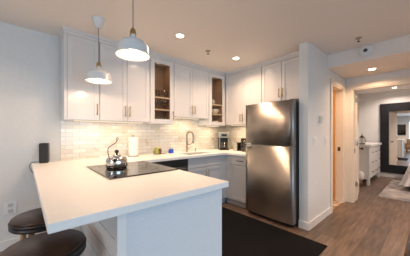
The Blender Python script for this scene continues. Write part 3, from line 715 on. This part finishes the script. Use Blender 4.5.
# ------------------------------------------------------------------ black mat
b = newbm(); box(b, 1.30, .775, 0, 2.515, 2.36, .008, bev=.003)
tag(obj('floor_mat', b, M['mat']), 'black woven floor mat in front of the fridge and sink', 'mat')

# ------------------------------------------------------------------ stools
def stool(x, y, label, rz):
    t = thing('bar_stool', label, 'stool', (x, y, 0), 'round bar stools at the peninsula')
    R, Z = .190, .655
    b = newbm(); lathe(b, [(0, Z-.022), (R-.012, Z-.022), (R-.006, Z-.016), (R-.006, Z-.004), (R-.012, Z), (0, Z)], (0, 0, 0), 56); obj('seat', b, M['seatwood'], t, local=True)
    b = newbm(); lathe(b, [(R-.03, Z-.062), (R-.004, Z-.062), (R+.001, Z-.056), (R+.001, Z-.046), (R-.006, Z-.042), (R-.006, Z-.034), (R+.002, Z-.030), (R+.002, Z-.020), (R-.003, Z-.0165), (R-.0055, Z-.0165), (R-.0055, Z-.0225), (R-.03, Z-.0225), (R-.03, Z-.062)], (0, 0, 0), 56); obj('seat_ring', b, M['black'], t, local=True)
    for k in range(4):
        a = k*pi/2+pi/4
        b = newbm(); tube(b, [(.125*cos(a), .125*sin(a), Z-.023), (.145*cos(a), .145*sin(a), .33), (.165*cos(a), .165*sin(a), 0)], .014, 10, radii=[.018, .016, .012]); obj('leg', b, M['goldwood'], t, local=True)
    b = newbm(); tube(b, [(.158*cos(2*pi*k/36), .158*sin(2*pi*k/36), .20) for k in range(36)], .009, 8, closed=True); obj('footrest', b, M['black'], t, local=True)
    t.rotation_euler = (0, 0, rz)
stool(.112, 1.93, 'round dark wood bar stool farther back, half hidden by the worktop corner', radians(12))
stool(.088, 1.395, 'round dark wood bar stool nearest the camera at the bottom edge', radians(40))

# ------------------------------------------------------------------ cabinet contents
def tumbler(name='drinking_glass', r=.034, h=.11):
    t = newbm(); lathe(t, [(0, .0), (r*.8, .0), (r, h), (r-.002, h), (r*.8-.002, .004), (0, .004)], (0, 0, 0), 18)
    return t
def wine():
    t = newbm(); lathe(t, [(0, 0), (.032, 0), (.030, .003), (.004, .006), (.0035, .065), (.015, .075), (.034, .10), (.036, .125), (.030, .150), (.029, .150), (.034, .125), (.032, .101), (.012, .077), (0, .076)], (0, 0, 0), 18)
    return t
def place(bmf, name, spots, label, cat, m, group):
    first = None
    for i, (x, y, z) in enumerate(spots):
        if first is None:
            first = obj(name, bmf(), m, None, (0, 0, 0)); o = first
        else:
            o = first.copy(); COL.objects.link(o)
        o.location = (x, y, z); tag(o, label, cat, group)
M['ware'] = thin_glass('glassware', (.88, .88, .87), 3.5, .12)
XA = 1.374
place(tumbler, 'drinking_glass', [(XA+.09, 2.86, 1.8125), (XA+.17, 2.84, 1.8125), (XA+.245, 2.87, 1.8125), (XA+.325, 2.85, 1.8125)], 'clear tumbler on the upper glass shelf of the larger glass-door cabinet', 'glass', M['ware'], 'tumblers on the upper shelf')
place(wine, 'wine_glass', [(XA+.085, 2.84, 1.6255), (XA+.165, 2.88, 1.6255), (XA+.24, 2.84, 1.6255), (XA+.32, 2.87, 1.6255)], 'stemmed glass on the middle shelf of the larger glass-door cabinet', 'glass', M['ware'], 'stemmed glasses on the middle shelf')
place(lambda: tumbler(h=.085, r=.036), 'drinking_glass', [(XA+.09, 2.83, 1.4165), (XA+.175, 2.86, 1.4165), (XA+.25, 2.83, 1.4165), (XA+.33, 2.86, 1.4165)], 'short clear glass at the bottom of the larger glass-door cabinet', 'glass', M['ware'], 'short glasses at the cabinet bottom')
def bowl():
    t = newbm(); lathe(t, [(0, 0), (.035, 0), (.036, .006), (.055, .02), (.072, .05), (.069, .05), (.052, .022), (0, .010)], (0, 0, 0), 24); return t
XG = 2.754
place(bowl, 'bowl', [(XG+.07, 2.86, 1.6255+.012*k*1.9) for k in range(3)], 'white bowl stacked on the middle shelf of the narrow glass-door cabinet', 'bowl', M['china'], 'bowls stacked on the middle shelf')
place(bowl, 'bowl', [(XG+.06, 2.86, 1.4165+.0228*k) for k in range(2)], 'white bowl stacked at the bottom of the narrow glass-door cabinet', 'bowl', M['china'], 'bowls stacked at the cabinet bottom')
def cup():
    t = newbm(); lathe(t, [(0, 0), (.028, 0), (.034, .01), (.037, .085), (.034, .085), (.031, .012), (0, .006)], (0, 0, 0), 20); tube(t, smoothpath([(.034, 0, .07), (.058, 0, .065), (.058, 0, .03), (.033, 0, .022)], 4), .005, 6); return t
place(cup, 'cup', [(XG-.03, 2.83, 1.8125)], 'white cup on the upper shelf of the narrow glass-door cabinet', 'cup', M['china'], None)

# ------------------------------------------------------------------ bedroom
# dresser against the left wall
DRX0, DRX1, DRY = 6.13, 7.62, 1.00
t = thing('dresser', 'white dresser with three rows of drawers beside the dark mirror', 'dresser', ((DRX0+DRX1)/2, 1.23, 0))
obj('body', B(DRX0+.01, DRY+.02, .14, DRX1-.01, 1.46, .915, bev=.003), M['white'], t)
obj('top', B(DRX0-.03, DRY-.03, .915, DRX1+.02, 1.475, .975, bev=.006), M['white'], t)
for x in (DRX0+.01, DRX1-.075):
    for y in (DRY, 1.40): obj('leg', B(x, y, 0, x+.065, y+.055, .91 if y < 1.1 else .14, bev=.003), M['white'], t)
cw = (DRX1-DRX0-.15)/3
for i in range(3):
    for k, z in enumerate((.30, .54, .78)):
        x0 = DRX0+.078+i*cw; dr = obj('drawer', B(x0+.006, DRY, z-.112, x0+cw-.006, DRY+.022, z+.112, bev=.004), M['white'], t)
        obj('handle', pull((x0+cw/2, DRY, z), (0, -1, 0), .12, (1, 0, 0)), M['bronze'], dr)
# lantern on dresser
LL = Vector((6.27, 1.17, .975))
t = thing('lantern', 'small dark metal lantern on the white dresser', 'lantern', LL)
b = newbm(); lathe(b, [(0, 0), (.065, 0), (.068, .012), (.05, .025), (0, .025)], LL, 24); obj('base', b, M['bronze'], t)
b = newbm(); lathe(b, [(.045, .026), (.068, .07), (.070, .11), (.045, .165)], LL, 24); obj('glass_globe', b, M['ware'], t)
b = newbm(); lathe(b, [(.05, .166), (.052, .175), (.025, .205), (.012, .225), (0, .228)], LL, 20)
for k in range(4):
    a = k*pi/2; tube(b, smoothpath([LL+Vector((cos(a)*r, sin(a)*r, z)) for r, z in ((.055, .02), (.076, .08), (.074, .12), (.048, .17))], 4), .004, 6)
tube(b, [LL+Vector((.022*cos(k*pi/6), 0, .245+.022*sin(k*pi/6))) for k in range(12)], .003, 6, closed=True)
obj('cap_frame', b, M['bronze'], t)
# pouf
PO = Vector((6.0, 1.19, 0))
t = thing('pouf', 'small round off-white pouf beside the dresser', 'pouf', PO)
b = newbm(); lathe(b, [(0, .13), (.08, .13), (.105, .15), (.115, .21), (.108, .29), (.08, .33), (0, .345)], PO, 32); obj('cushion', b, M['bedding'], t)
b = newbm(); lathe(b, [(0, 0), (.08, 0), (.09, .03), (.08, .13), (0, .13)], PO, 24); obj('base', b, M['brown'], t)
# mirror
MY0, MY1, MZ0, MZ1, FW, FV = -.25, 1.012, .135, 2.084, .19, .226
t = thing('wall_mirror', 'large mirror in a wide dark frame at the end of the bedroom', 'mirror', (XB-.02, .40, MZ0))
obj('frame', slab(newbm(), [MY0, MY0+FW, MY1-FW, MY1], [MZ0, MZ0+FV, MZ1-FV, MZ1], {(1, 1)}, XB-.055, XB-.0155, 'YZ', bev=.006), M['mframe'], t)
obj('mirror_glass', B(XB-.030, MY0+FW, MZ0+FV, XB-.025, MY1-FW, MZ1-FV), M['mirror'], t)
# rug
b = newbm(); box(b, 5.22, -1.6, 0, 7.32, .72, .010, bev=.003)
tag(obj('rug', b, M['rug']), 'faded cream and grey patterned rug on the bedroom floor', 'rug')
# bed
t = thing('bed', 'bed corner with white bedding draped over it at the right edge of the bedroom', 'bed', (6.8, -.65, .010))
b = newbm()
for x in (6.20, 7.36):
    for y in (-1.50, .24): box(b, x, y, .010, x+.06, y+.06, .20)
box(b, 6.18, -1.55, .20, 7.44, .32, .30, bev=.01); obj('frame', b, M['brown'], t)
obj('mattress', B(6.17, -1.56, .301, 7.45, .33, .52, bev=.03), M['white'], t)
b = newbm(); tt = bmesh.new(); rings = []
x0, x1, y0, y1 = 6.15, 7.47, -1.0, .35
N = 96
def rect(k):
    # perimeter point of rounded rectangle and outward dir
    a = 2*pi*k/N; c_, s_ = cos(a), sin(a); e = .22
    px = (abs(c_)**e)*(1 if c_ > 0 else -1); py = (abs(s_)**e)*(1 if s_ > 0 else -1)
    return px, py, c_, s_
for (zz, fl, wv_) in ((.575, -.06, 0), (.570, -.02, 0), (.55, .005, 0), (.42, .03, .01), (.28, .06, .022), (.12, .10, .04)):
    r = []
    for k in range(N):
        px, py, c_, s_ = rect(k); wob = wv_*sin(k*1.35)+wv_*.5*sin(k*.7)
        r.append(tt.verts.new(((x0+x1)/2+px*((x1-x0)/2+fl+wob), (y0+y1)/2+py*((y1-y0)/2+fl+wob), zz)))
    rings.append(r)
tt.faces.new(rings[0])
for a, c2 in zip(rings, rings[1:]):
    for k in range(N): f = tt.faces.new([a[k], c2[k], c2[(k+1) % N], a[(k+1) % N]]); f.smooth = True
bmesh.ops.recalc_face_normals(tt, faces=tt.faces); merge(b, tt)
dv = obj('duvet', b, M['bedding'], t)
for y in (-1.35,):
    obj('pillow', B(6.35, y-.16, .523, 7.2, y+.18, .66, bev=.06, seg=4), M['bedding'], t)

# ------------------------------------------------------------------ living side (seen in the mirror and at the right edge)
t = thing('television', 'flat black television on the far living room wall, seen in the mirror', 'television', (XW, 1.70, 1.05))
obj('housing', B(XW+.001, 1.25, 1.10, XW+.05, 2.15, 1.85, bev=.006), M['black'], t)
obj('screen', B(XW+.050, 1.265, 1.115, XW+.0515, 2.135, 1.835), M['vinyl'], t)
t = thing('ottoman', 'grey upholstered seat with a brown wooden frame cut off at the right edge', 'seat', (2.42, -.12, 0))
OX, OY = 2.09, .142
b = newbm(); box(b, OX, OY-.55, .33, OX+.55, OY, .375, bev=.012); obj('frame', b, M['brown'], t)
b = newbm(); box(b, OX+.02, OY-.53, .375, OX+.53, OY-.02, .455, bev=.025, seg=3); obj('cushion', b, M['fabric'], t)
for x in (OX+.012, OX+.498):
    for y in (OY-.538, OY-.052): obj('leg', B(x, y, 0, x+.04, y+.04, .331, bev=.004), M['brown'], t)
t = thing('armchair', 'tan wicker armchair in the living area, seen small in the mirror', 'armchair', (-3.2, .9, 0))
b = newbm(); box(b, -3.5, .55, .18, -2.9, 1.15, .42, bev=.04, seg=3); obj('seat', b, M['toast'], t)
b = newbm(); box(b, -3.58, .55, .20, -3.44, 1.15, .86, bev=.05, seg=3); obj('backrest', b, M['toast'], t)
for y in (.50, 1.12): b = newbm(); box(b, -3.5, y, .19, -2.92, y+.09, .60, bev=.03, seg=3); obj('armrest', b, M['toast'], t)
for x in (-3.48, -2.96):
    for y in (.56, 1.10): obj('leg', B(x, y, 0, x+.04, y+.04, .20), M['brown'], t)
